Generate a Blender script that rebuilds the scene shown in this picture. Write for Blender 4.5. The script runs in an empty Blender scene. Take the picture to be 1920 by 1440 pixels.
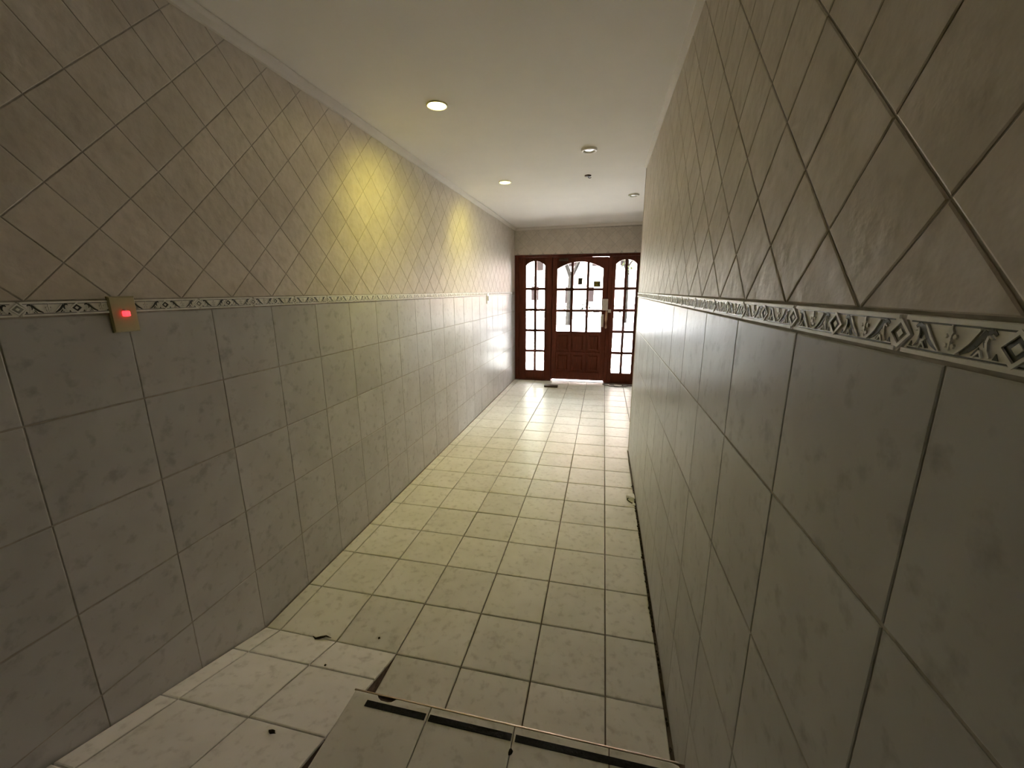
import bpy, bmesh, math, random
from mathutils import Vector, Matrix, noise

random.seed(7)
S = 0.3                      # one wall tile = 0.30 m; all layout numbers below are in tiles
sc = bpy.context.scene
col = sc.collection

# ------------------------------------------------------------------ camera
F_PX, YAW, PITCH, ROLL = 758.5, 0.2193, -0.2275, -0.0038
cam_d = bpy.data.cameras.new('camera')
cam_d.sensor_fit = 'HORIZONTAL'
cam_d.sensor_width = 36.0
cam_d.lens = F_PX / 1920 * 36.0
cam_d.clip_start = 0.01
cam_d.clip_end = 500
cam = bpy.data.objects.new('camera', cam_d)
col.objects.link(cam)
fw = Vector((-math.sin(YAW) * math.cos(PITCH), math.cos(YAW) * math.cos(PITCH), math.sin(PITCH)))
rr = Vector((math.cos(YAW), math.sin(YAW), 0))
uu = rr.cross(fw)
cr, sr = math.cos(ROLL), math.sin(ROLL)
r2 = cr * rr + sr * uu
u2 = -sr * rr + cr * uu
M = Matrix((r2, u2, -fw)).transposed().to_4x4()
M.translation = Vector((5.021, -4.4111, 5.2011)) * S
cam.matrix_world = M
sc.camera = cam

# ------------------------------------------------------------------ world, sun, exposure
sc.view_settings.view_transform = 'Standard'
sc.view_settings.look = 'None'
sc.view_settings.gamma = 1
sc.view_settings.use_curve_mapping = False
sc.view_settings.exposure = 0.12

world = bpy.data.worlds.new('sky')
sc.world = world
world.use_nodes = True
wn = world.node_tree
wn.nodes.clear()
w_out = wn.nodes.new('ShaderNodeOutputWorld')
w_bg = wn.nodes.new('ShaderNodeBackground')
w_sky = wn.nodes.new('ShaderNodeTexSky')
w_sky.sky_type = 'HOSEK_WILKIE'
w_sky.turbidity = 6.0
w_sky.ground_albedo = 0.5
w_sky.sun_direction = Vector((-0.3, -0.15, 0.94)).normalized()
w_mix = wn.nodes.new('ShaderNodeMix')
w_mix.data_type = 'RGBA'
w_mix.inputs[0].default_value = 0.75
w_mix.inputs[7].default_value = (0.93, 0.95, 1.0, 1)
wn.links.new(w_sky.outputs[0], w_mix.inputs[6])
wn.links.new(w_mix.outputs[2], w_bg.inputs[0])
w_bg.inputs[1].default_value = 52.0
wn.links.new(w_bg.outputs[0], w_out.inputs[0])

sun_d = bpy.data.lights.new('sun', 'SUN')
sun_d.energy = 680.0
sun_d.angle = 0.009
sun_d.color = (1.0, 0.96, 0.93)
sun = bpy.data.objects.new('sun', sun_d)
sun.rotation_euler = Vector((0.3, 0.15, -0.94)).to_track_quat('-Z', 'Y').to_euler()
sun.location = (0, 10, 20)
col.objects.link(sun)

portal_d = bpy.data.lights.new('daylight_portal', 'AREA')     # guides sampling of the sky through the door glass, gives no light itself
portal_d.shape = 'RECTANGLE'
portal_d.size, portal_d.size_y = 7.2 * S, 7.1 * S
portal_d.cycles.is_portal = True
portal = bpy.data.objects.new('daylight_portal', portal_d)
portal.location = (3.65 * S, 19.45 * S, 3.6 * S)
portal.rotation_euler = (math.radians(-90), 0, 0)
col.objects.link(portal)


# ------------------------------------------------------------------ materials
def nd(nt, t, **kw):
    n = nt.nodes.new(t)
    for k, v in kw.items():
        setattr(n, k, v)
    return n


def base_mat(name, rough=0.5, spec=0.5, metal=0.0):
    m = bpy.data.materials.new(name)
    m.use_nodes = True
    nt = m.node_tree
    b = nt.nodes['Principled BSDF']
    b.inputs['Roughness'].default_value = rough
    b.inputs['Metallic'].default_value = metal
    b.inputs['Specular IOR Level'].default_value = spec
    return m, nt, b


def mixc(nt, fac, a, b):
    n = nd(nt, 'ShaderNodeMix', data_type='RGBA')
    if isinstance(fac, (int, float)):
        n.inputs[0].default_value = fac
    else:
        nt.links.new(fac, n.inputs[0])
    for v, i in ((a, 6), (b, 7)):
        if isinstance(v, tuple):
            n.inputs[i].default_value = (*v, 1)
        else:
            nt.links.new(v, n.inputs[i])
    return n.outputs[2]


def noise_fac(nt, vec, scale, lo, hi, detail=3.0, rough=0.55):
    n = nd(nt, 'ShaderNodeTexNoise')
    n.inputs['Scale'].default_value = scale
    n.inputs['Detail'].default_value = detail
    n.inputs['Roughness'].default_value = rough
    nt.links.new(vec, n.inputs['Vector'])
    r = nd(nt, 'ShaderNodeMapRange')
    r.inputs['From Min'].default_value = lo
    r.inputs['From Max'].default_value = hi
    nt.links.new(n.outputs['Fac'], r.inputs['Value'])
    return r.outputs['Result'], n.outputs['Fac']


def tile_mat(name, c0, c1, c2, rough, bump, sc1=30, sc2=9, lo=.55, hi=.72, spec=.5, relief=60, amt=.6):
    m, nt, b = base_mat(name, rough, spec)
    geo = nd(nt, 'ShaderNodeNewGeometry')
    oi = nd(nt, 'ShaderNodeObjectInfo')
    off = nd(nt, 'ShaderNodeVectorMath', operation='MULTIPLY_ADD')
    cmb = nd(nt, 'ShaderNodeCombineXYZ')
    nt.links.new(oi.outputs['Random'], cmb.inputs[0])
    nt.links.new(oi.outputs['Random'], cmb.inputs[2])
    nt.links.new(cmb.outputs[0], off.inputs[0])
    off.inputs[1].default_value = (7.3, 0, 4.1)
    nt.links.new(geo.outputs['Position'], off.inputs[2])
    v = off.outputs[0]
    f1, _ = noise_fac(nt, v, sc1, lo, hi, 4)
    f2, _ = noise_fac(nt, v, sc2, .35, .65, 2)
    mult = nd(nt, 'ShaderNodeMath', operation='MULTIPLY')
    nt.links.new(f1, mult.inputs[0])
    mult.inputs[1].default_value = amt
    c = mixc(nt, f2, c0, c1)
    c = mixc(nt, mult.outputs[0], c, c2)
    hs = nd(nt, 'ShaderNodeHueSaturation')
    vr = nd(nt, 'ShaderNodeMapRange')
    vr.inputs['To Min'].default_value = 0.95
    vr.inputs['To Max'].default_value = 1.05
    nt.links.new(oi.outputs['Random'], vr.inputs['Value'])
    nt.links.new(vr.outputs['Result'], hs.inputs['Value'])
    nt.links.new(c, hs.inputs['Color'])
    nt.links.new(hs.outputs['Color'], b.inputs['Base Color'])
    _, n3 = noise_fac(nt, v, relief, 0, 1, 3, .5)
    _, n4 = noise_fac(nt, v, relief * .25, 0, 1, 2, .5)
    add = nd(nt, 'ShaderNodeMath', operation='MULTIPLY_ADD')
    nt.links.new(n4, add.inputs[0])
    add.inputs[1].default_value = 2.0
    nt.links.new(n3, add.inputs[2])
    bp = nd(nt, 'ShaderNodeBump')
    bp.inputs['Strength'].default_value = bump
    bp.inputs['Distance'].default_value = 0.004
    nt.links.new(add.outputs[0], bp.inputs['Height'])
    nt.links.new(bp.outputs[0], b.inputs['Normal'])
    return m


def plain_mat(name, c, rough=.6, spec=.4, metal=0.0, var=0.12, scale=20, bump=0.0):
    m, nt, b = base_mat(name, rough, spec, metal)
    geo = nd(nt, 'ShaderNodeNewGeometry')
    f, raw = noise_fac(nt, geo.outputs['Position'], scale, .3, .7, 3)
    c1 = tuple(min(1, x * (1 + var)) for x in c)
    c0 = tuple(x * (1 - var) for x in c)
    nt.links.new(mixc(nt, f, c0, c1), b.inputs['Base Color'])
    if bump:
        bp = nd(nt, 'ShaderNodeBump')
        bp.inputs['Strength'].default_value = bump
        bp.inputs['Distance'].default_value = 0.005
        nt.links.new(raw, bp.inputs['Height'])
        nt.links.new(bp.outputs[0], b.inputs['Normal'])
    return m


def wood_mat(name, c0, c1):
    m, nt, b = base_mat(name, .5, .12)
    geo = nd(nt, 'ShaderNodeNewGeometry')
    mp = nd(nt, 'ShaderNodeMapping')
    mp.inputs['Scale'].default_value = (1, 1, .08)
    nt.links.new(geo.outputs['Position'], mp.inputs[0])
    f, raw = noise_fac(nt, mp.outputs[0], 90, .3, .7, 4)
    nt.links.new(mixc(nt, f, c0, c1), b.inputs['Base Color'])
    bp = nd(nt, 'ShaderNodeBump')
    bp.inputs['Strength'].default_value = .15
    nt.links.new(raw, bp.inputs['Height'])
    nt.links.new(bp.outputs[0], b.inputs['Normal'])
    return m


def emit_mat(name, c, strength):
    m, nt, b = base_mat(name, .4)
    b.inputs['Base Color'].default_value = (*c, 1)
    b.inputs['Emission Color'].default_value = (*c, 1)
    b.inputs['Emission Strength'].default_value = strength
    return m


def glass_mat():
    m = bpy.data.materials.new('window_glass')
    m.use_nodes = True
    nt = m.node_tree
    nt.nodes.clear()
    o = nd(nt, 'ShaderNodeOutputMaterial')
    t = nd(nt, 'ShaderNodeBsdfTransparent')
    t.inputs[0].default_value = (.96, .98, .97, 1)
    g = nd(nt, 'ShaderNodeBsdfGlossy')
    g.inputs['Roughness'].default_value = .03
    fr = nd(nt, 'ShaderNodeFresnel')
    fr.inputs[0].default_value = 1.5
    mx = nd(nt, 'ShaderNodeMixShader')
    nt.links.new(fr.outputs[0], mx.inputs[0])
    nt.links.new(t.outputs[0], mx.inputs[1])
    nt.links.new(g.outputs[0], mx.inputs[2])
    nt.links.new(mx.outputs[0], o.inputs[0])
    return m


MAT = dict(
    floor=tile_mat('floor_tile', (.87, .85, .80), (.81, .79, .735), (.56, .53, .475), .30, .13, 28, 7, .54, .74, relief=45, spec=.09, amt=.65),
    lower=tile_mat('lower_wall_tile', (.54, .53, .52), (.49, .475, .465), (.35, .335, .325), .30, .15, 22, 6, .55, .72, relief=30, spec=.085, amt=.75),
    upper=tile_mat('upper_wall_tile', (.62, .55, .475), (.57, .50, .425), (.48, .415, .345), .45, .5, 26, 7, .5, .72, spec=.15, relief=34),
    border=plain_mat('border_glaze', (.82, .80, .76), .35, .5, var=.07, scale=60),
    inlay=plain_mat('border_dark_glaze', (.05, .055, .07), .3, .5, var=.3, scale=60),
    ochre=plain_mat('border_grey_glaze', (.27, .27, .25), .3, .5, var=.3, scale=60),
    grout=plain_mat('wall_grout', (.40, .36, .31), .9, .2, var=.15, scale=40),
    fgrout=plain_mat('floor_grout', (.16, .125, .095), .9, .2, var=.25, scale=15),
    dark_wall=plain_mat('bounce_absorbing_dark', (.06, .055, .05), .9, .1),  # for the unseen back wall, dark colour added to cut bounce light
    cement=plain_mat('rough_cement', (.20, .14, .12), .95, .1, var=.35, scale=40, bump=.8),
    ceiling=plain_mat('ceiling_paint', (.84, .79, .75), .85, .2, var=.02, scale=3, bump=.05),
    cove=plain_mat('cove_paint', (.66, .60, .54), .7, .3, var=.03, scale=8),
    wood=wood_mat('red_brown_wood', (.050, .011, .006), (.105, .024, .013)),
    glass=glass_mat(),
    ring=plain_mat('white_lamp_ring', (.82, .79, .75), .35, .5, var=.03),
    bulb_off=plain_mat('unlit_bulb_face', (.70, .66, .60), .2, .6, var=.03),
    bulb_on=emit_mat('lit_bulb_face', (1.0, .86, .30), 60.0),
    glow_ring=plain_mat('glow_tinted_lamp_ring', (.80, .74, .50), .35, .5, var=.03),  # ring of the lit lamps, the bulb's yellow glow put into its colour
    ivory=plain_mat('ivory_plastic', (.42, .36, .19), .4, .5, var=.04),
    white_plastic=plain_mat('white_plastic', (.75, .73, .68), .35, .5, var=.04),
    black=plain_mat('black_rubber', (.018, .017, .018), .85, .2, var=.4, scale=120, bump=.5),
    metal=plain_mat('brushed_metal', (.30, .24, .18), .38, .5, 1.0, .1),
    steel=plain_mat('grey_metal', (.50, .44, .40), .45, .5, .35, .1),
    brass=plain_mat('dull_brass', (.52, .36, .24), .4, .5, .4, .1),
    led=emit_mat('red_lamp', (1.0, .03, .04), 3.0),
    darkbrown=plain_mat('dark_brown', (.06, .035, .022), .6, .3, var=.3),
    sticker_y=plain_mat('yellow_sticker', (.34, .28, .03), .5, .3, var=.2, scale=200),
    sticker_b=plain_mat('dark_sticker', (.05, .05, .03), .5, .3, var=.3, scale=200),
    white_chip=plain_mat('white_plaster', (.95, .93, .90), .8, .2, var=.02),
    dirt=plain_mat('dark_dirt', (.045, .035, .025), .95, .1, var=.5, scale=90),
    cable=plain_mat('grey_cable', (.16, .13, .12), .5, .4, var=.1),
    pavement=plain_mat('pavement', (.42, .41, .39), .9, .2, var=.08, scale=2),
    road=plain_mat('asphalt', (.22, .22, .23), .9, .2, var=.12, scale=2),
    facade=plain_mat('pink_facade', (.50, .38, .34), .9, .2, var=.06, scale=1),
    facade2=plain_mat('cream_facade', (.55, .52, .45), .9, .2, var=.06, scale=1),
    win=plain_mat('dark_window', (.004, .003, .003), .8, .0, var=.2, scale=1),
    bark=plain_mat('bark', (.004, .0036, .0032), .95, .0, var=.35, scale=8),
    leaf=plain_mat('leaf', (.012, .014, .006), .9, .0, var=.6, scale=4),
    leaf2=plain_mat('hedge_leaf', (.003, .004, .003), .9, .0, var=.6, scale=4),
    roof=plain_mat('roof_concrete', (.4, .38, .36), .9, .1, var=.1),
    carpaint=plain_mat('dark_car_paint', (.02, .022, .028), .3, .5, var=.1),
)


# ------------------------------------------------------------------ helpers
def link(name, me, mat=None, parent=None, mats=None):
    o = bpy.data.objects.new(name, me)
    col.objects.link(o)
    if mat is not None:
        me.materials.clear()
        me.materials.append(mat)
    if mats:
        me.materials.clear()
        for x in mats:
            me.materials.append(x)
    if parent is not None:
        o.parent = parent
    return o


def structure(o):
    o['kind'] = 'structure'
    return o


def tag(o, label, cat, group=None, kind=None):
    o['label'] = label
    o['category'] = cat
    if group:
        o['group'] = group
    if kind:
        o['kind'] = kind
    return o


def empty(name, loc=(0, 0, 0), parent=None):
    o = bpy.data.objects.new(name, None)
    o.location = Vector(loc) * S
    o.empty_display_size = .05
    col.objects.link(o)
    if parent:
        o.parent = parent
    return o


def to_mesh(name, bm, scale=S, smooth=False):
    me = bpy.data.meshes.new(name)
    bmesh.ops.recalc_face_normals(bm, faces=bm.faces)
    bmesh.ops.scale(bm, vec=(scale,) * 3, verts=bm.verts)
    bm.to_mesh(me)
    bm.free()
    if smooth:
        for p in me.polygons:
            p.use_smooth = True
    return me


def add_box(bm, a, b, bev=0.0, mi=0):
    x0, y0, z0 = a
    x1, y1, z1 = b
    vs = [bm.verts.new(v) for v in ((x0, y0, z0), (x1, y0, z0), (x1, y1, z0), (x0, y1, z0), (x0, y0, z1), (x1, y0, z1), (x1, y1, z1), (x0, y1, z1))]
    fs = [bm.faces.new([vs[i] for i in q]) for q in ((0, 3, 2, 1), (4, 5, 6, 7), (0, 1, 5, 4), (1, 2, 6, 5), (2, 3, 7, 6), (3, 0, 4, 7))]
    for f in fs:
        f.material_index = mi
    if bev:
        es = list({e for f in fs for e in f.edges})
        r = bmesh.ops.bevel(bm, geom=es, offset=bev, segments=2, affect='EDGES', profile=.5)
        for f in r['faces']:
            f.material_index = mi
    return vs


def box(name, a, b, mat, parent=None, bev=0.0):
    bm = bmesh.new()
    add_box(bm, a, b, bev)
    return link(name, to_mesh(name, bm), mat, parent)


def prism(bm, poly, t0, t1, fn, mi=0):
    """extrude a 2-D polygon between depths t0 and t1; fn(u, v, t) -> xyz"""
    n = len(poly)
    a = [bm.verts.new(fn(u, v, t0)) for u, v in poly]
    b = [bm.verts.new(fn(u, v, t1)) for u, v in poly]
    f = [bm.faces.new(a), bm.faces.new(b[::-1])]
    for i in range(n):
        f.append(bm.faces.new((a[i], a[(i + 1) % n], b[(i + 1) % n], b[i])))
    for x in f:
        x.material_index = mi
    return f


def tube(bm, pts, r, n=8, closed=False):
    pts = [Vector(p) for p in pts]
    rings = []
    for i, p in enumerate(pts):
        q = pts[min(i + 1, len(pts) - 1)] - pts[max(i - 1, 0)]
        q.normalize()
        a = q.orthogonal().normalized() if abs(q.z) > .95 else q.cross(Vector((0, 0, 1))).normalized()
        b = q.cross(a)
        rad = r[i] if isinstance(r, (list, tuple)) else r
        rings.append([bm.verts.new(p + rad * (math.cos(2 * math.pi * k / n) * a + math.sin(2 * math.pi * k / n) * b)) for k in range(n)])
    for i in range(len(rings) - 1):
        for k in range(n):
            bm.faces.new((rings[i][k], rings[i][(k + 1) % n], rings[i + 1][(k + 1) % n], rings[i + 1][k]))
    bm.faces.new(rings[0][::-1])
    bm.faces.new(rings[-1])


def lathe(bm, prof, n=32, mi=0, center=(0, 0, 0)):
    c = Vector(center)
    rings = []
    for r, z in prof:
        rings.append([bm.verts.new(c + Vector((r * math.cos(2 * math.pi * k / n), r * math.sin(2 * math.pi * k / n), z))) for k in range(n)])
    for i in range(len(rings) - 1):
        for k in range(n):
            f = bm.faces.new((rings[i][k], rings[i][(k + 1) % n], rings[i + 1][(k + 1) % n], rings[i + 1][k]))
            f.material_index = mi
            f.smooth = True
    return rings


# ---- tiles: canonical mesh in the u,v plane, normal +w, base at w=0
def tile_bm(poly, th=.035, ch=.012):
    bm = bmesh.new()
    n = len(poly)
    area = sum(poly[i][0] * poly[(i + 1) % n][1] - poly[(i + 1) % n][0] * poly[i][1] for i in range(n))
    if area < 0:
        poly = poly[::-1]
    inner = []
    for i in range(n):
        p0, p1, p2 = Vector(poly[i - 1]), Vector(poly[i]), Vector(poly[(i + 1) % n])
        d1 = (p1 - p0).normalized()
        d2 = (p2 - p1).normalized()
        n1 = Vector((-d1.y, d1.x))
        n2 = Vector((-d2.y, d2.x))
        k = n1 + n2
        k = k / max(.35, (1 + n1.dot(n2)))
        inner.append(p1 + k * ch)
    a = [bm.verts.new((p[0], p[1], 0)) for p in poly]
    b = [bm.verts.new((p[0], p[1], th - ch * .5)) for p in poly]
    c = [bm.verts.new((p.x, p.y, th)) for p in inner]
    bm.faces.new(c)
    for lo, hi in ((a, b), (b, c)):
        for i in range(n):
            bm.faces.new((lo[i], lo[(i + 1) % n], hi[(i + 1) % n], hi[i]))
    return bm


def clip(poly, u0, u1, v0, v1):
    def cl(pts, f, inter):
        out = []
        for i in range(len(pts)):
            a, b = pts[i - 1], pts[i]
            if f(b):
                if not f(a):
                    out.append(inter(a, b))
                out.append(b)
            elif f(a):
                out.append(inter(a, b))
        return out

    def ix(x):
        return lambda a, b: (x, a[1] + (b[1] - a[1]) * (x - a[0]) / (b[0] - a[0]))

    def iy(y):
        return lambda a, b: (a[0] + (b[0] - a[0]) * (y - a[1]) / (b[1] - a[1]), y)
    for f, g in ((lambda p: p[0] >= u0, ix(u0)), (lambda p: p[0] <= u1, ix(u1)), (lambda p: p[1] >= v0, iy(v0)), (lambda p: p[1] <= v1, iy(v1))):
        poly = cl(poly, f, g)
        if len(poly) < 3:
            return []
    # drop near-duplicate corners
    out = []
    for p in poly:
        if not out or math.dist(p, out[-1]) > .01:
            out.append(p)
    if len(out) > 2 and math.dist(out[0], out[-1]) < .01:
        out.pop()
    return out


def poly_area(p):
    return abs(sum(p[i - 1][0] * p[i][1] - p[i][0] * p[i - 1][1] for i in range(len(p)))) / 2


class Plane:
    """a surface with origin o, axes u, v (in tiles); w = u x v points into the room"""
    def __init__(self, o, u, v):
        self.o, self.u, self.v = Vector(o), Vector(u).normalized(), Vector(v).normalized()
        self.w = self.u.cross(self.v)
        self.R = Matrix((self.u, self.v, self.w)).transposed()

    def mat(self, u, v, w=0.0, tilt=0.0):
        m = self.R.to_4x4()
        if tilt:
            m = m @ Matrix.Rotation(random.gauss(0, tilt), 4, 'X') @ Matrix.Rotation(random.gauss(0, tilt), 4, 'Y')
        m.translation = (self.o + self.u * u + self.v * v + self.w * w) * S
        return m

    def pt(self, u, v, w=0.0):
        return self.o + self.u * u + self.v * v + self.w * w


_cache = {}


def tile_obj(name, plane, poly, mat, parent, th=.035, ch=.012, w=0.0, tilt=.0012, key=None, jit=.002):
    """poly in plane coords; mesh is centred so equal tiles share data"""
    cx = sum(p[0] for p in poly) / len(poly)
    cy = sum(p[1] for p in poly) / len(poly)
    k = (name, mat.name, th, ch, tuple((round(p[0] - cx, 3), round(p[1] - cy, 3)) for p in poly))
    me = _cache.get(k)
    if me is None:
        bm = tile_bm([(p[0] - cx, p[1] - cy) for p in poly], th, ch)
        me = to_mesh(name, bm)
        me.materials.append(mat)
        _cache[k] = me
    o = bpy.data.objects.new(name, me)
    col.objects.link(o)
    o.parent = parent
    o.matrix_world = plane.mat(cx, cy, w + random.uniform(-jit, 0), tilt)
    return o


G = .005        # half joint width
WT = .007       # wall tiles stand this far out of the joints


def rect(u0, v0, u1, v1, g=None):
    g = G if g is None else g
    return [(u0 + g, v0 + g), (u1 - g, v0 + g), (u1 - g, v1 - g), (u0 + g, v1 - g)]


# relief border tile: one piece is .833 long, .135 high, diamonds at its middle and at its end
P_LEN, B_H = .833, .135


def border_mesh():
    bm = bmesh.new()
    def fn(u, v, t):
        return (u, v, t)
    L, H = P_LEN, B_H
    g = .006
    d = .052                                            # end diamond half width
    # body with the pointed end that overlaps its neighbour
    body = [(g, .004), (L - .01, .004), (L + d, H / 2), (L - .01, H - .004), (g, H - .004), (g + d, H / 2)]
    prism(bm, body, 0, .020, fn, 0)
    for v0 in (.006, H - .020):
        prism(bm, [(g + .01, v0), (L - .02, v0), (L - .02, v0 + .014), (g + .01, v0 + .014)], .020, .026, fn, 0)
    for v0 in (.0215, H - .0265):
        prism(bm, [(g + .03, v0), (L - .045, v0), (L - .045, v0 + .005), (g + .03, v0 + .005)], .020, .0212, fn, 1)

    def diamond(c, ri, ro, t0, t1, mi):
        o = [(c + ro * a, H / 2 + ro * b * .92) for a, b in ((1, 0), (0, 1), (-1, 0), (0, -1))]
        i = [(c + ri * a, H / 2 + ri * b * .92) for a, b in ((1, 0), (0, 1), (-1, 0), (0, -1))]
        for k in range(4):
            prism(bm, [o[k], o[(k + 1) % 4], i[(k + 1) % 4], i[k]], t0, t1, fn, mi)

    for c, mi in ((L / 2, 1), (L - .004, 2)):
        diamond(c, .040, .056, .020, .028, 0)
        diamond(c, .016, .040, .020, .0218, mi)
        prism(bm, [(c + .016 * a, H / 2 + .016 * b) for a, b in ((1, 0), (0, 1), (-1, 0), (0, -1))], .020, .025, fn, 0)

    def stroke(pts, wid, t1, mi):
        for i in range(len(pts) - 1):
            a, b = Vector(pts[i]), Vector(pts[i + 1])
            n = Vector((-(b - a).y, (b - a).x)).normalized()
            w0 = wid * (.35 + .65 * math.sin(math.pi * (i + .35) / len(pts)))
            w1 = wid * (.35 + .65 * math.sin(math.pi * (i + 1.35) / len(pts)))
            prism(bm, [tuple(a + n * w0), tuple(b + n * w1), tuple(b - n * w1), tuple(a - n * w0)], .020, t1, fn, mi)

    for c in (L / 2, L - .004):
        for s in (-1, 1):
            if c > L * .6 and s > 0:
                cc = -.004                                # right hand scroll of the end diamond sits on the next piece
            else:
                cc = c
            def q(pts):
                return [(cc + s * x, y) for x, y in pts]
            stroke(q([(.168, .032), (.145, .045), (.125, .062), (.110, .082), (.098, .104)]), .0085, .0218, 1)
            stroke(q([(.180, .030), (.158, .050), (.140, .068), (.124, .090), (.112, .106)]), .004, .026, 0)
            stroke(q([(.066, .095), (.078, .106), (.092, .098), (.098, .080), (.092, .060)]), .0075, .0218, 1)
            stroke(q([(.070, .084), (.084, .092), (.088, .074), (.082, .050), (.070, .034)]), .004, .026, 0)
            prism(bm, q([(.100, .032), (.132, .032), (.112, .058)]), .020, .0218, fn, 1)
            prism(bm, q([(.046, .030), (.064, .030), (.056, .048)]), .020, .0218, fn, 1)
            stroke(q([(.120, .030), (.104, .050), (.094, .030)]), .003, .025, 0)
    for c in (L / 4, L * 3 / 4):                            # little flower between the scrolls
        for a, b, r in ((0, .090, .010), (-.018, .078, .007), (.018, .078, .007), (-.014, .050, .007), (.014, .050, .007), (0, .066, .006)):
            prism(bm, [(c + a + r * math.cos(t * math.pi / 3), b + r * 1.1 * math.sin(t * math.pi / 3)) for t in range(6)], .020, .026, fn, 0)
        stroke([(c, .036), (c, .05), (c, .09), (c, .112)], .004, .025, 0)
    me = to_mesh('border_tile', bm)
    for m in (MAT['border'], MAT['inlay'], MAT['ochre']):
        me.materials.append(m)
    return me


BORDER = border_mesh()
ROWS = [0, 1.02, 2.03, 3.03, 4.025, 4.98]
B_Z0 = 4.985


def tile_wall(parent, plane, u0, u1, sq_phase, ztop, dia_phase, bord_phase, lower=True, z_from=0.0, dia_keep=None, fine=False):
    """square tiles up to the border, then tiles on their corner; fine = tight joints"""
    gl, cl_, cd = (.0048, .0055, .0055) if fine else (.005, .006, .007)
    if lower:
        for r in range(5):
            z0, z1 = ROWS[r], ROWS[r + 1]
            k = math.floor(u0 - sq_phase)
            while sq_phase + k < u1:
                a, b = max(u0, sq_phase + k), min(u1, sq_phase + k + 1)
                if b - a > .06:
                    tile_obj('tile', plane, [(p[0], p[1] + (.004 if k_ < 2 else -.004)) for k_, p in enumerate(rect(a, z0, b, z1, gl))], MAT['lower'], parent, WT, cl_, jit=.001, tilt=.0008)
                k += 1
        k = math.floor((u0 - bord_phase) / P_LEN)
        while bord_phase + k * P_LEN < u1:
            a = bord_phase + k * P_LEN
            if a >= u0 - .4 and a + P_LEN <= u1 + .06:
                o = bpy.data.objects.new('border_tile', BORDER)
                col.objects.link(o)
                o.parent = parent
                o.matrix_world = plane.mat(a, B_Z0, -.004)
            k += 1
        v_lo = B_Z0 + B_H + .005
    else:
        v_lo = z_from
    # square tiles set on their corner
    D = .705
    rest = bmesh.new()
    h = D / 2
    gg = .006 if fine else .007
    base = B_Z0 + B_H
    j = -1
    while base + j * h - h < ztop:
        cz = base + h + (j) * h
        k = math.floor((u0 - dia_phase) / D) - 1
        while True:
            cu = dia_phase + k * D + (h if j % 2 else 0)
            k += 1
            if cu - h > u1:
                break
            poly = clip([(cu + h - gg, cz), (cu, cz + h - gg), (cu - h + gg, cz), (cu, cz - h + gg)], u0, u1, v_lo + .004, ztop)
            if len(poly) < 3 or poly_area(poly) < .012:
                continue
            if dia_keep is None or dia_keep(cu):
                tile_obj('diamond_tile', plane, poly, MAT['upper'], parent, WT, cd, tilt=.001, jit=.001)
            else:
                t = tile_bm([tuple(p) for p in poly], WT, cd)
                me = bpy.data.meshes.new('tmp')
                t.to_mesh(me)
                t.free()
                n0 = len(rest.verts)
                rest.from_mesh(me)
                bpy.data.meshes.remove(me)
                rest.verts.ensure_lookup_table()
                for v in rest.verts[n0:]:
                    v.co = plane.pt(v.co.x, v.co.y, v.co.z)
        j += 1
    if len(rest.verts):
        o = link('diamond_tile_field', to_mesh('diamond_tile_field', rest), MAT['upper'], parent)
        o['kind'] = 'stuff'
    else:
        rest.free()


# ------------------------------------------------------------------ room shell
W, D_END, YB, CORNER, WR = 6.045, 18.9, -20.0, 8.72, 7.32
HL, HR = 8.55, 8.66
TH = .035

wall_left = structure(box('wall_left', (-.8, YB, -.6), (-WT, D_END + .5, HR + .1), MAT['grout']))
wall_right = structure(box('wall_right', (W + WT, YB, -.6), (WR, CORNER, HR + .1), MAT['grout']))
wall_alcove = structure(box('wall_right_recess', (WR, CORNER - .2, -.6), (WR + .8, D_END + .5, HR + .1), MAT['lower']))
wall_back = structure(box('wall_back', (-.8, YB - .5, -.6), (WR + .8, YB, HR + .1), MAT['dark_wall']))
wall_end = structure(box('wall_end', (-WT, D_END + WT, 7.13), (WR, D_END + .5, HR + .1), MAT['grout']))

bm = bmesh.new()
x0, x1 = -.8, WR + .8
vs = [bm.verts.new(v) for v in ((x0, YB - .5, HL), (x1, YB - .5, HR), (x1, D_END + .5, HR), (x0, D_END + .5, HL),
                                (x0, YB - .5, HL + 1), (x1, YB - .5, HR + 1), (x1, D_END + .5, HR + 1), (x0, D_END + .5, HL + 1))]
for q in ((0, 3, 2, 1), (4, 5, 6, 7), (0, 1, 5, 4), (1, 2, 6, 5), (2, 3, 7, 6), (3, 0, 4, 7)):
    bm.faces.new([vs[i] for i in q])
ceiling = structure(link('ceiling', to_mesh('ceiling', bm), MAT['ceiling']))


def cove(name, p0, p1, inward, h, zc0, zc1, out):
    """small concave plaster strip in the corner of wall and ceiling"""
    bm = bmesh.new()
    p0, p1, inward = Vector(p0), Vector(p1), Vector(inward)
    prof = [(0, -h), (.25 * out, -h * .92), (.6 * out, -h * .45), (out * .9, -h * .15), (out, .0)]
    rows = []
    for p, zc in ((p0, zc0), (p1, zc1)):
        rows.append([bm.verts.new(p + inward * a + Vector((0, 0, zc + b + a * .008))) for a, b in prof] +
                    [bm.verts.new(p + inward * (-.02) + Vector((0, 0, zc + .03))), bm.verts.new(p + inward * (-.02) + Vector((0, 0, zc - h)))])
    n = len(rows[0])
    for i in range(n):
        bm.faces.new((rows[0][i], rows[0][(i + 1) % n], rows[1][(i + 1) % n], rows[1][i]))
    bm.faces.new(rows[0])
    bm.faces.new(rows[1][::-1])
    return structure(link(name, to_mesh(name, bm), MAT['cove']))


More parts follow.
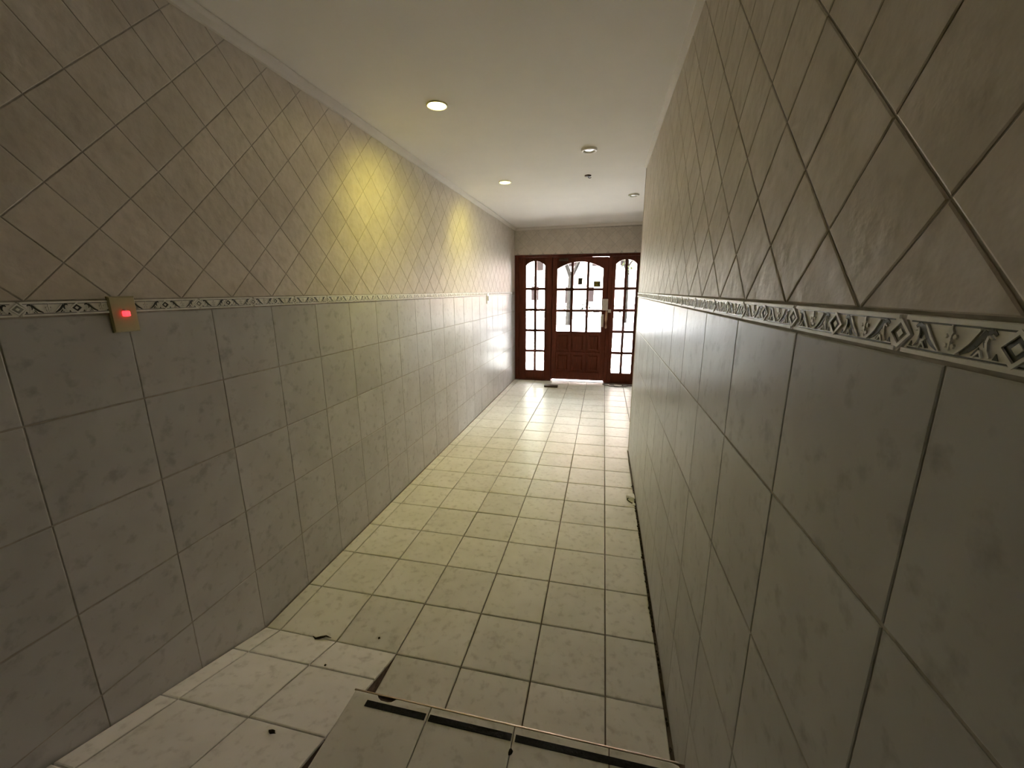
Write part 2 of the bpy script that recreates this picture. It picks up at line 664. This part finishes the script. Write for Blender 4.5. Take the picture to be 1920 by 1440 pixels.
cove('trim_1', (0, YB, 0), (0, D_END, 0), (1, 0, 0), .12, HL, HL, .13)
cove('trim_2', (0, D_END, 0), (WR, D_END, 0), (0, -1, 0), .13, HL, HR - .01, .13)
cove('trim_3', (W, YB, 0), (W, CORNER, 0), (-1, 0, 0), .07, HR - .02, HR - .02, .09)
box_trim = structure(box('trim_4', (W - .012, CORNER - .012, .02), (W + .05, CORNER + .03, HR - .02), MAT['upper'], None, .006))

left_plane = Plane((-WT, 0, 0), (0, 1, 0), (0, 0, 1))          # u x v = +x
right_plane = Plane((W + WT, 0, 0), (0, -1, 0), (0, 0, 1))     # u = -Y, w = -x
end_plane = Plane((0, D_END + WT, 0), (1, 0, 0), (0, 0, 1))    # w = -y
tile_wall(wall_left, left_plane, -4.0, D_END, 0.0, HL - .115, .335 + .3525 * 0, -.583 - P_LEN / 2, dia_keep=lambda y: y < 11.6, fine=True)
tile_wall(wall_right, right_plane, -CORNER, 5.0, -.06, HR - .085, 1.046, 1.08 - P_LEN + .0, )
tile_wall(wall_end, end_plane, 0.0, WR, 0, HL - .11, .2, 0, lower=False, z_from=7.14, fine=True)

# ------------------------------------------------------------------ floor, ramp and step
A = .277
floor = structure(box('floor', (-.8, -1.0, -.5), (WR + .8, 19.3, -TH), MAT['fgrout']))
fl_plane = Plane((0, 0, -TH), (1, 0, 0), (0, 1, 0))
xs = [0.0, A] + [A + k for k in range(1, 8)]
for r in range(-1, 19):
    y0, y1 = float(r), float(min(r + 1, 18.75))
    for i in range(len(xs) - 1):
        a, b = xs[i], xs[i + 1]
        if r < 0 and b <= 2.3:
            continue
        if r < 0:
            y0 = -.93
        lim = W - .035 if y0 < 8 else WR - .01
        if y0 == 8.0 and b > W:
            # tile cut around the outside corner of the wall
            if a < W:
                tile_obj('tile', fl_plane, [(a + G, y0 + G), (W - .035, y0 + G), (W - .035, 8.76), (b - G, 8.76), (b - G, y1 - G), (a + G, y1 - G)], MAT['floor'], floor)
                continue
            else:
                y0_ = 8.76
        else:
            y0_ = y0
        b = min(b, lim)
        if b - a < .05:
            continue
        tile_obj('tile', fl_plane, rect(max(a, .012), y0_, b, y1, .010), MAT['floor'], floor, tilt=.002)
        y0 = float(r) if r >= 0 else -.93

# ramp: climbs towards the camera along the left wall
SL = .31
ang = math.atan(SL)
RX = 2.277
bm = bmesh.new()
ytop = -1.0 / SL
prof = [(0, -TH - .01), (ytop, 1.0 - TH), (YB, 1.0 - TH), (YB, -.5), (0, -.5)]
prism(bm, prof, 0.0, RX - .006, lambda u, v, t: (t, u, v))
ramp = structure(link('ramp', to_mesh('ramp', bm), MAT['cement']))
ramp['label'] = 'tiled ramp climbing along the left wall beside the step'
rp = Plane((0, 0, -TH), (1, 0, 0), (0, math.cos(ang), -math.sin(ang)))
cosr = math.cos(ang)
rows = [0.0, -.60, -1.595, -2.59, -abs(ytop) / cosr]
for r in range(len(rows) - 1):
    for a, b in ((.012, A), (A, A + 1), (A + 1, RX + .005)):
        tile_obj('tile', rp, rect(a, rows[r + 1], b, rows[r], .010), MAT['floor'], ramp, tilt=.002)
tp = Plane((0, 0, 1.0 - TH), (1, 0, 0), (0, 1, 0))
for k in range(4):
    for a, b in ((.012, A), (A, A + 1), (A + 1, RX)):
        tile_obj('tile', tp, rect(a, ytop - k - 1, b, ytop - k), MAT['floor'], ramp, tilt=.002)

# step with metal nosing and anti-slip strips
ST = .5
step = structure(box('step', (RX + .015, -2.27, -.5), (W + .03, -.955, ST - TH), MAT['cement']))
step['label'] = 'tiled step in front of the camera with black anti-slip strips'
sp = Plane((0, 0, ST - TH), (1, 0, 0), (0, 1, 0))
sx = [2.29, 3.286, 4.276, 5.29, W - .02]
for i in range(4):
    a, b = sx[i], sx[i + 1]
    if i == 0:
        poly = [(a + .02, -2.0), (b - G, -2.0), (b - G, -.985), (2.845, -.985), (2.80, -1.028), (2.755, -1.040), (2.67, -1.036), (2.625, -1.012), (2.60, -.985), (a + .02, -.985)]
    elif i == 3:
        poly = [(a + G, -2.0), (b - G, -2.0), (b - G, -1.10), (b - .02, -1.04), (b - .05, -1.0), (b - .11, -.985), (a + G, -.985)]
    else:
        poly = [(a + G, -2.0), (b - G, -2.0), (b - G, -.985), (a + G, -.985)]
    tile_obj('tile', sp, poly, MAT['floor'], step, ch=.010, tilt=.0005)
for a, b in ((2.515, 3.262), (3.308, 4.262), (4.305, 5.81)):
    box('anti_slip_strip', (a, -1.14, ST - .004), (b, -1.067, ST + .006), MAT['black'], step, .002)
bm = bmesh.new()
prism(bm, [(-.982, ST - .012), (-.982, ST - .001), (-.972, ST - .001), (-.962, ST - .006), (-.957, ST - .016), (-.955, ST - .12), (-.962, ST - .12), (-.964, ST - .02), (-.972, ST - .012)],
      2.29, W - .06, lambda u, v, t: (t, u, v))
nos = link('nosing', to_mesh('nosing', bm), MAT['metal'], step)
nos['label'] = 'thin metal edge trim along the step'
bm = bmesh.new()
add_box(bm, (RX + .015, YB, -.5), (W + .03, -2.27, 1.0 - TH))
upper_step = structure(link('step', to_mesh('step', bm), MAT['cement']))
up = Plane((0, 0, 1.0 - TH), (1, 0, 0), (0, 1, 0))
for k in range(5):
    for i in range(4):
        tile_obj('tile', up, [(sx[i] + G, -3.28 - k + G), (sx[i + 1] - G, -3.28 - k + G), (sx[i + 1] - G, -2.29 - k - G), (sx[i] + G, -2.29 - k - G)], MAT['floor'], upper_step, tilt=.001)

# ------------------------------------------------------------------ door frame, door, side windows
DY = D_END
frame = structure(empty('door_frame', (3.65, DY + .2, 0)))
structure(frame)


def wbox(name, x0, z0, x1, z1, parent, y0=0.0, y1=.16, mat='wood', bev=.012):
    return local(box(name, (x0, DY + y0, z0), (x1, DY + y1, z1), MAT[mat], None, bev), parent)


def local(o, parent):
    """parent without moving"""
    o.parent = parent
    o.matrix_parent_inverse = Matrix.Translation(-parent.location)
    return o


wbox('jamb', .012, 0, .25, 7.12, frame, .02, .40)
wbox('jamb', 7.06, 0, WR - .012, 7.12, frame, .02, .40)
wbox('head', .25, 6.975, 7.06, 7.12, frame, .02, .40)
wbox('post', 1.84, 0, 2.155, 6.975, frame, .0, .40)
wbox('post', 5.215, 0, 5.40, 6.975, frame, .0, .40)
wbox('stop_strip', 2.155, 6.90, 4.33, 6.975, frame, .20, .30)
wbox('stop_strip', 2.13, 0, 2.20, 6.93, frame, .18, .30)
wbox('stop_strip', 5.17, 0, 5.24, 6.93, frame, .18, .30)
wbox('sill', .25, -.03, 1.84, .035, frame, .06, .40, 'wood', .004)
wbox('sill', 5.40, -.03, 7.06, .035, frame, .06, .40, 'wood', .004)


def arch_z(x, xa, xb, zs, zt, p=2.0):
    t = (x - (xa + xb) / 2) / ((xb - xa) / 2)
    return zs + (zt - zs) * (1 - abs(t) ** p)


def poly_obj(name, poly, y0, y1, mat, parent):
    bm = bmesh.new()
    prism(bm, poly, DY + y0, DY + y1, lambda u, v, t: (u, t, v))
    return local(link(name, to_mesh(name, bm), mat), parent)


def glazed(parent, cols, rows_z, z_bot, xa, xb, zs, zt, mw=.085, yo=.035, power=2.0):
    """panes between x cols, horizontal bars at rows_z, arched top from zs to zt"""
    N = 10
    for i in range(len(cols) - 1):
        ca = cols[i] + (mw / 2 if i else 0)
        cb = cols[i + 1] - (mw / 2 if i < len(cols) - 2 else 0)
        zz = [z_bot] + rows_z
        for r in range(len(zz)):
            lo = zz[r] + (mw / 2 if r else 0)
            if r < len(zz) - 1:
                hi = zz[r + 1] - mw / 2
                poly = [(ca, lo), (cb, lo), (cb, hi), (ca, hi)]
            else:
                poly = [(ca, lo), (cb, lo)] + [(cb + (ca - cb) * k / N, arch_z(cb + (ca - cb) * k / N, xa, xb, zs, zt, power)) for k in range(N + 1)]
            poly_obj('pane', poly, yo + .035, yo + .055, MAT['glass'], parent)
    for c in cols[1:-1]:
        poly_obj('muntin', [(c - mw / 2, z_bot), (c + mw / 2, z_bot), (c + mw / 2, arch_z(c + mw / 2, xa, xb, zs, zt, power)), (c - mw / 2, arch_z(c - mw / 2, xa, xb, zs, zt, power))], yo, yo + .09, MAT['wood'], parent)
    for z in rows_z:
        poly_obj('muntin', [(xa, z - mw / 2), (xb, z - mw / 2), (xb, z + mw / 2), (xa, z + mw / 2)], yo + .003, yo + .087, MAT['wood'], parent)


def arched_rail(parent, xa, xb, zs, zt, ztop, y0, y1, power=2.0):
    N = 24
    poly = [(xa, ztop), (xb, ztop)] + [(xb + (xa - xb) * k / N, arch_z(xb + (xa - xb) * k / N, xa, xb, zs, zt, power)) for k in range(N + 1)]
    poly_obj('top_rail', poly, y0, y1, MAT['wood'], parent)


def sidelight(name, xl, xr, cols, zs, zt):
    w = structure(empty(name, ((xl + xr) / 2, DY + .1, 0)))
    wbox('stile', xl, .04, cols[0], 6.97, w, .05, .20)
    wbox('stile', cols[-1], .04, xr, 6.97, w, .05, .20)
    wbox('bottom_rail', cols[0], .04, cols[-1], .57, w, .055, .195)
    arched_rail(w, cols[0], cols[-1], zs, zt, 6.97, .055, .195, 2.4)
    glazed(w, cols, [1.725, 2.925, 4.10, 5.275], .57, cols[0], cols[-1], zs, zt, .145, .07, 2.4)
    return w


sidelight('window_1', .25, 1.84, [.656, 1.195, 1.727], 6.56, 6.79)
sidelight('window_2', 5.40, 7.06, [5.60, 6.135, 6.68], 6.56, 6.79)

door = structure(empty('door_1', (2.17, DY + .1, 0)))
LX0, LX1, LZ0, LZ1 = 2.17, 5.20, .10, 6.945
wbox('stile', LX0, LZ0, 2.433, LZ1, door, .02, .17)
wbox('stile', 4.925, LZ0, LX1, LZ1, door, .02, .17)
wbox('bottom_rail', 2.433, LZ0, 4.925, .56, door, .02, .17)
wbox('middle_rail', 2.433, 2.79, 4.925, 2.90, door, .02, .17)
arched_rail(door, 2.433, 4.925, 6.34, 6.72, LZ1 - .0, .02, .17, 2.0)
glazed(door, [2.433, 3.265, 4.125, 4.925], [4.065, 5.24], 2.90, 2.433, 4.925, 6.34, 6.72, .14, .04)
for c in (3.265, 4.125):
    wbox('muntin', c - .055, .56, c + .055, 2.79, door, .03, .16)
wbox('muntin', 2.433, 1.64, 4.925, 1.74, door, .028, .162)
for xa, xb in ((2.433, 3.21), (3.32, 4.07), (4.18, 4.925)):
    for za, zb in ((.56, 1.64), (1.74, 2.79)):
        bm = bmesh.new()
        y = DY
        o = [(xa, y + .07, za), (xb, y + .07, za), (xb, y + .07, zb), (xa, y + .07, zb)]
        m_ = .10
        i1 = [(xa + m_, y + .07, za + m_), (xb - m_, y + .07, za + m_), (xb - m_, y + .07, zb - m_), (xa + m_, y + .07, zb - m_)]
        m2 = .17
        i2 = [(xa + m2, y + .035, za + m2), (xb - m2, y + .035, za + m2), (xb - m2, y + .035, zb - m2), (xa + m2, y + .035, zb - m2)]
        bk = [(a, y + .13, c) for a, b, c in o]
        L = [[bm.verts.new(v) for v in ring] for ring in (bk, o, i1, i2)]
        for q in range(3):
            for k in range(4):
                bm.faces.new((L[q][k], L[q][(k + 1) % 4], L[q + 1][(k + 1) % 4], L[q + 1][k]))
        bm.faces.new(L[3])
        bm.faces.new(L[0][::-1])
        local(link('panel', to_mesh('panel', bm), MAT['wood']), door)
# notices stuck on the glass
s1 = wbox('sticker', 3.58, 5.50, 3.83, 5.86, door, .062, .068, 'sticker_b', 0)
s1['label'] = 'small dark square sticker on the middle pane'
s2 = wbox('sticker', 4.44, 5.37, 4.80, 5.68, door, .062, .068, 'sticker_b', 0)
s2['label'] = 'black and yellow sticker on the right pane'
for z in (5.41, 5.49, 5.59):
    wbox('sticker_stripe', 4.48, z, 4.76 if z != 5.49 else 4.68, z + .045, s2 if False else door, .058, .062, 'sticker_y', 0)
# lock case, keeper, pull handle and plate
lk = wbox('lock_case', 4.975, 4.10, 5.265, 4.72, door, -.14, .02, 'steel', .02)
lk['label'] = 'grey metal surface lock case'
wbox('lock_keeper', 5.27, 3.98, 5.44, 4.16, frame, -.11, .0, 'steel', .015)
bm = bmesh.new()
tube(bm, [(5.20, DY - .02, 4.05), (5.20, DY - .16, 3.99), (5.20, DY - .18, 3.60), (5.20, DY - .16, 3.20), (5.20, DY + .02, 3.14)], [.05, .06, .065, .06, .05], 10)
hd = local(link('handle', to_mesh('handle', bm, smooth=True), MAT['brass']), door)
hd['label'] = 'pale brass pull handle below the lock'
pl = wbox('handle_plate', 4.90, 3.18, 5.06, 3.88, door, .005, .022, 'steel', .006)
# door closer body at the head
dc = wbox('closer', 2.52, 6.76, 3.02, 6.90, door, -.13, .02, 'darkbrown', .02)
dc['label'] = 'dark box of the door closer'
# bottom threshold outside is pale stone
structure(box('threshold', (2.155, DY + .0, -.06), (5.215, DY + .5, .0), MAT['pavement'], None, .004))


# ------------------------------------------------------------------ ceiling lamps
def ceiling_z(x):
    return HL + (HR - HL) * (x + .8) / (WR + 1.6)


def downlight(x, y, lit, r=.20):
    t = empty('downlight', (x, y, ceiling_z(x)))
    bm = bmesh.new()
    ri = .84 if lit else .70
    dp = .45 if lit else 1.0
    lathe(bm, [(r * ri, .0), (r * (ri + .02), -.035 * dp), (r * (ri + .07), -.055 * dp), (r * .95, -.050 * dp), (r, -.025 * dp), (r, .01)], 36)
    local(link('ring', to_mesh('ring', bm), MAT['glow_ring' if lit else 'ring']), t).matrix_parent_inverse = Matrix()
    bm = bmesh.new()
    rg = lathe(bm, [(r * ri, .004), (r * (ri - .06), .002), (r * (ri - .08), -.022 * dp), (r * .45, -.034 * dp), (r * .12, -.036 * dp)], 32)
    bm.faces.new(rg[-1])
    local(link('bulb', to_mesh('bulb', bm), MAT['bulb_on' if lit else 'bulb_off']), t).matrix_parent_inverse = Matrix()
    if lit:
        ld = bpy.data.lights.new('lamp_light', 'SPOT')
        ld.energy = SPOT_E
        ld.color = (1.0, .94, .15)
        ld.spot_size = math.radians(132)
        ld.spot_blend = 1.0
        ld.shadow_soft_size = .03
        lo = bpy.data.objects.new('lamp_light', ld)
        col.objects.link(lo)
        lo.parent = t
        lo.location = (0, 0, -.05 * S)
        lo.rotation_euler = Vector((-.33, .50, -1)).to_track_quat('-Z', 'Y').to_euler()
    return t


SPOT_E = 28.0
L1 = tag(downlight(1.81, 3.63, True), 'lit yellow recessed downlight nearest the camera, close to the left wall', 'ceiling light', 'recessed ceiling lights')
L2 = tag(downlight(1.76, 9.30, True), 'lit yellow recessed downlight farther along the corridor', 'ceiling light', 'recessed ceiling lights')
L3 = tag(downlight(4.50, 6.86, False), 'unlit white round downlight between the two lit ones, towards the right wall', 'ceiling light', 'recessed ceiling lights')
L4 = tag(downlight(5.93, 12.34, False), 'unlit white downlight partly hidden near the door end of the ceiling', 'ceiling light', 'recessed ceiling lights')
# dark disc with a wire, standing in for a small ceiling hole
hz = ceiling_z(4.38)
t = empty('ceiling_hole_disc', (4.38, 9.25, hz))
tag(t, 'small dark cap on the ceiling behind the unlit round lamp', 'ceiling cap')
bm = bmesh.new()
rg = lathe(bm, [(.10, .0), (.10, -.02), (.07, -.035), (.03, -.04)], 20)
bm.faces.new(rg[-1])
link('disc', to_mesh('disc', bm), MAT['darkbrown'], t)
bm = bmesh.new()
tube(bm, [(0, 0, -.035), (.02, 0, -.07), (.06, .01, -.075), (.10, .01, -.06)], .012, 6)
link('wire', to_mesh('wire', bm), MAT['darkbrown'], t)


# ------------------------------------------------------------------ switches on the left wall
def switch(y, z, w, h, mat, knob_mat, emissive):
    t = empty('light_switch', (0, y, z))
    bm = bmesh.new()
    # bevelled plate with a slightly domed face
    a = [(.0, -w / 2, -h / 2), (.0, w / 2, -h / 2), (.0, w / 2, h / 2), (.0, -w / 2, h / 2)]
    b = [(.016, y_, z_) for _, y_, z_ in a]
    c = [(.030, y_ * .90, z_ * .93) for _, y_, z_ in a]
    R = [[bm.verts.new(v) for v in r] for r in (a, b, c)]
    for q in range(2):
        for k in range(4):
            bm.faces.new((R[q][k], R[q][(k + 1) % 4], R[q + 1][(k + 1) % 4], R[q + 1][k]))
    bm.faces.new(R[2])
    link('plate', to_mesh('plate', bm), mat, t)
    bm = bmesh.new()
    if emissive:
        add_box(bm, (.028, -.028, -.022), (.066, .034, .034), .010)
        o = link('button', to_mesh('button', bm), MAT['led'], t)
        o['label'] = 'glowing red button'
        bm = bmesh.new()
        add_box(bm, (.028, -.016, .032), (.058, .012, .050), .004)
        link('button_frame', to_mesh('button_frame', bm), MAT['white_plastic'], t)
    else:
        add_box(bm, (.028, -.05, -.10), (.062, .05, .10), .008)
        link('rocker', to_mesh('rocker', bm), knob_mat, t)
    return t


tag(switch(-1.03, 4.968, .255, .375, MAT['ivory'], None, True), 'beige rectangular wall switch with a glowing red button, on the dado border', 'switch')
tag(switch(13.2, 4.86, .30, .46, MAT['white_plastic'], MAT['steel'], False), 'small white switch plate on the left wall near the front door', 'switch')

# ------------------------------------------------------------------ small things on the floor
t = box('floor_block', (-.37, -.16, 0), (.37, .16, .11), MAT['darkbrown'], None, .02)
t.location = Vector((2.40, 17.25, 0)) * S
tag(t, 'small dark brown block lying on the floor in front of the door', 'block')

bm = bmesh.new()
pts = []
for k in range(64):
    a = k / 63 * math.pi * 4.6
    r = .34 + .07 * math.sin(k * .7)
    pts.append((5.65 + 1.7 * r * math.cos(a) + .012 * k, 18.25 + .9 * r * math.sin(a), .025 + .012 * math.sin(k * .9) ** 2 + .006 * (k // 16)))
pts += [(7.0, 18.2, .03), (7.2, 18.05, .03)]
tube(bm, pts, .024, 6)
t = link('cable', to_mesh('cable', bm, smooth=True), MAT['cable'])
tag(t, 'thin dark cable coiled in loops on the floor by the right window', 'cable')


def blob(name, x, y, z, rx, ry, rz, mat, seed, n=9):
    bm = bmesh.new()
    bmesh.ops.create_icosphere(bm, subdivisions=2, radius=1)
    for v in bm.verts:
        k = 1 + .45 * noise.noise(v.co * 1.7 + Vector((seed, 0, 0)))
        v.co = Vector((v.co.x * rx * k, v.co.y * ry * k, max(-.2, v.co.z) * rz * k + .2 * rz))
    o = link(name, to_mesh(name, bm), mat)
    o.location = Vector((x, y, z)) * S
    return o


# broken white plaster bit with a loop of wire at the foot of the right wall
t = empty('plaster_chip', (5.94, 5.42, 0))
bm = bmesh.new()
pp = [(-.13, .02), (-.05, .12), (.06, .16), (.075, .05), (.075, -.09), (.0, -.05), (-.06, .0)]
prism(bm, pp, .004, .08, lambda u, v, w_: (u, v, w_))
link('chip', to_mesh('chip', bm), MAT['white_chip'], t)
box('chip', (.01, -.34, .004), (.075, -.24, .03), MAT['white_chip'], t, .006)
bm = bmesh.new()
tube(bm, [(-.02 + .09 * math.cos(a), -.10 + .15 * math.sin(a), .03 + .02 * math.sin(a * 2)) for a in [k * 2 * math.pi / 16 for k in range(14)]], .012, 6)
w_ = link('wire_loop', to_mesh('wire_loop', bm), MAT['dirt'], t)
tag(t, 'broken white plaster chip with a wire loop at the foot of the right wall', 'debris')

bm = bmesh.new()
rnd = random.Random(3)
for k in range(300):
    y = -.9 + rnd.random() ** .8 * 7.2
    dens = 1.0 if 1.2 < y < 5.3 else .35
    if rnd.random() > dens:
        continue
    x = W - .02 - abs(rnd.gauss(0, .012))
    s = rnd.uniform(.008, .022)
    r = bmesh.ops.create_icosphere(bm, subdivisions=1, radius=1)
    for v in r['verts']:
        v.co = Vector((x + v.co.x * s * rnd.uniform(.7, 1.1), y + v.co.y * s * 1.6, .0 + v.co.z * s * .8))
t = link('dirt', to_mesh('dirt', bm), MAT['dirt'])
tag(t, 'dark crumbly dirt in the open joint along the foot of the right wall', 'dirt', kind='stuff')

bm = bmesh.new()
tube(bm, [(-.14, .00, .012), (-.07, -.035, .02), (0, -.01, .03), (.06, .04, .02), (.15, .035, .012)], [.006, .014, .018, .012, .004], 6)
t = link('leaf_crumb', to_mesh('leaf_crumb', bm), MAT['dirt'])
t.location = Vector((1.02, .0, 0)) * S
tag(t, 'thin curled dark leaf scrap on the floor at the foot of the ramp', 'crumb')
t = blob('crumb', 1.89, .19, .004, .018, .018, .014, MAT['dirt'], 1)
tag(t, 'tiny round dark crumb on the floor tile beyond the top of the dark crack', 'crumb')
t = blob('crumb', 1.50, -.52, .172, .015, .015, .012, MAT['dirt'], 5)
tag(t, 'tiny dark crumb on the middle of the ramp', 'crumb')
t = blob('crumb', 1.70, -1.62, .515, .045, .02, .02, MAT['dirt'], 8)
tag(t, 'larger dark crumb lying low on the ramp left of the step', 'crumb')
t = blob('crumb', 4.285, -1.245, .5, .022, .035, .02, MAT['dirt'], 12)
tag(t, 'dark crumb stuck in the tile joint of the step behind the strips', 'crumb')

# ------------------------------------------------------------------ street outside, seen through the glass
structure(box('pavement', (-60, 19.3, -.6), (70, 38, -.10), MAT['pavement']))
structure(box('road', (-60, 38, -1.2), (70, 84, -.55), MAT['road']))
structure(box('pavement', (-60, 84, -.9), (70, 160, -.15), MAT['pavement']))
structure(box('wall_outside', (-14, D_END + .0, -.6), (-.8, D_END + .6, 20), MAT['facade2']))
structure(box('wall_outside', (WR + .8, D_END + .0, -.6), (22, D_END + .6, 20), MAT['facade2']))
structure(box('roof', (-14, YB - 1, 20), (22, D_END + .6, 20.6), MAT['roof']))


def house(x0, x1, y, h, mat, wins, label):  # height raised above the visible part to block sky light
    t = empty('house', ((x0 + x1) / 2, y, -.15))
    local(box('wall', (x0, y, -.15), (x1, y + 14, h), mat), t)
    local(box('roof', (x0 - .6, y - .8, h), (x1 + .6, y + 14.5, h + .8), MAT['roof']), t)
    for (a, z0, b, z1) in wins:
        wfr = local(box('window', (a, y - .12, z0), (b, y + .02, z1), MAT['facade2']), t)
        pn = box('pane', (a + .2, y - .16, z0 + .2), (b - .2, y - .10, z1 - .2), MAT['win'])
        pn.parent = wfr
    tag(t, label, 'building')
    return t


house(-60, -8.8, 104, 62, MAT['facade2'], [(-14, 2.4, -11.6, 6.4), (-22, 2.4, -19, 6.4), (-13, 10, -10.5, 14)], 'tall cream house across the street seen through the left side window')
house(-7.2, 60, 106, 58, MAT['facade'], [(-5.2, 1.6, -3.0, 6.2), (.4, 2.0, 2.6, 6.2), (4.8, 2.2, 7.2, 6.4), (12.6, 1.8, 15.2, 6.4), (18, 1.8, 20, 6.4), (-4.5, 11, -2, 15), (1.5, 11, 4, 15), (8.5, 11, 11, 15), (14, 11, 16.5, 15), (-4.5, 20, -2, 24), (1.5, 20, 4, 24), (8.5, 20, 11, 24), (14, 20, 16.5, 24)],
      'tall pinkish house across the street straight behind the front door')


def shrub(x, y, w, h, label, seed, n=160):
    rnd = random.Random(seed)
    t = empty('shrub', (x, y, -.15))
    bm = bmesh.new()
    for k in range(n):
        a, b = rnd.random() * 2 * math.pi, rnd.random()
        r = math.sqrt(rnd.random())
        c = Vector((math.cos(a) * r * w, math.sin(a) * r * w * .6, h * (.12 + .88 * b * (1 - .5 * r * r))))
        s = rnd.uniform(.12, .28) * max(.6, h / 3)
        n1 = Vector((rnd.gauss(0, 1), rnd.gauss(0, 1), rnd.gauss(0, 1))).normalized()
        n2 = n1.orthogonal().normalized()
        n3 = n1.cross(n2)
        vs = [bm.verts.new(c + n2 * s), bm.verts.new(c + n3 * s * .45), bm.verts.new(c - n2 * s), bm.verts.new(c - n3 * s * .45)]
        bm.faces.new(vs)
    f = link('foliage', to_mesh('foliage', bm), MAT['leaf2'], t)
    bm = bmesh.new()
    for k in range(5):
        a = rnd.random() * 6.28
        tube(bm, [(0, 0, 0), (math.cos(a) * w * .3, math.sin(a) * w * .2, h * .4), (math.cos(a) * w * .6, math.sin(a) * w * .4, h * .8)], [.06, .04, .02], 5)
    link('stem', to_mesh('stem', bm), MAT['bark'], t)
    tag(t, label, 'shrub', 'shrubs along the far pavement')
    return t


shrub(-3.2, 90, 1.4, 2.3, 'dark shrub across the street behind the lower left door pane', 1)
shrub(1.0, 92, 1.3, 3.6, 'taller dark shrub across the street behind the middle door pane', 2)
shrub(3.4, 89, 1.2, 2.0, 'low shrub across the street right of the taller one', 3)
shrub(6.0, 94, 1.6, 3.3, 'wide dark shrub across the street behind the right door pane', 4)
shrub(8.6, 90, 1.0, 2.2, 'small shrub across the street behind the lock side of the door', 5)
shrub(12.2, 92, 1.5, 3.4, 'dark shrub across the street behind the left half of the right side window', 6)
shrub(15.6, 93, 1.5, 3.0, 'dark shrub across the street behind the right half of the right side window', 7)


def tree(x, y, segs, crown, label, seed):
    t = empty('street_tree', (x, y, -.15))
    bm = bmesh.new()
    for pts, r0, r1 in segs:
        n = len(pts)
        tube(bm, pts, [r0 + (r1 - r0) * i / (n - 1) for i in range(n)], 8)
    link('trunk', to_mesh('trunk', bm), MAT['bark'], t)
    rnd = random.Random(seed)
    bm = bmesh.new()
    for (cx, cy, cz, R, n) in crown:
        for k in range(n):
            d = Vector((rnd.gauss(0, 1), rnd.gauss(0, 1), rnd.gauss(0, 1)))
            c = Vector((cx, cy, cz)) + d * R * .5
            s = rnd.uniform(.12, .3)
            n1 = Vector((rnd.gauss(0, 1), rnd.gauss(0, 1), rnd.gauss(0, 1))).normalized()
            n2 = n1.orthogonal().normalized()
            n3 = n1.cross(n2)
            bm.faces.new([bm.verts.new(c + n2 * s), bm.verts.new(c + n3 * s * .5), bm.verts.new(c - n2 * s), bm.verts.new(c - n3 * s * .5)])
    link('foliage', to_mesh('foliage', bm), MAT['leaf'], t)
    tag(t, label, 'tree')
    return t


tree(-.2, 60, [([(0, 0, 0), (.1, 0, 4), (.2, 0, 7.6)], .55, .4), ([(.2, 0, 7.2), (-.8, 0, 9.6), (-2.4, .2, 12.5), (-3.4, .4, 15)], .34, .12), ([(.2, 0, 7.2), (1.3, .1, 9.5), (2.6, 0, 12), (5.0, .2, 14)], .32, .1),
               ([(1.3, .1, 9.5), (1.2, .4, 12), (1.6, .6, 15)], .18, .05), ([(-.8, 0, 9.6), (.2, .3, 12), (.4, .2, 15)], .15, .05)],
     [(-2.2, 0, 15.5, 2.2, 120), (2.4, 0, 13.8, 1.8, 110), (5.0, 0, 12.6, 2.2, 170), (.3, 0, 16, 2, 100)], 'forked street tree with thin leaves seen through the upper door panes', 11)
tree(8.6, 66, [([(0, 0, 0), (.05, 0, 5), (0, 0, 9), (-.2, 0, 14)], .32, .12), ([(0, 0, 8), (-1.2, 0, 10.5), (-2.2, 0, 13)], .16, .05), ([(0, 0, 9), (1.4, 0, 11), (2, 0, 14)], .15, .05)],
     [(0, 0, 12, 2.6, 260), (.6, 0, 9.2, 1.6, 120)], 'slim leafy street tree seen through the top of the right side window', 12)
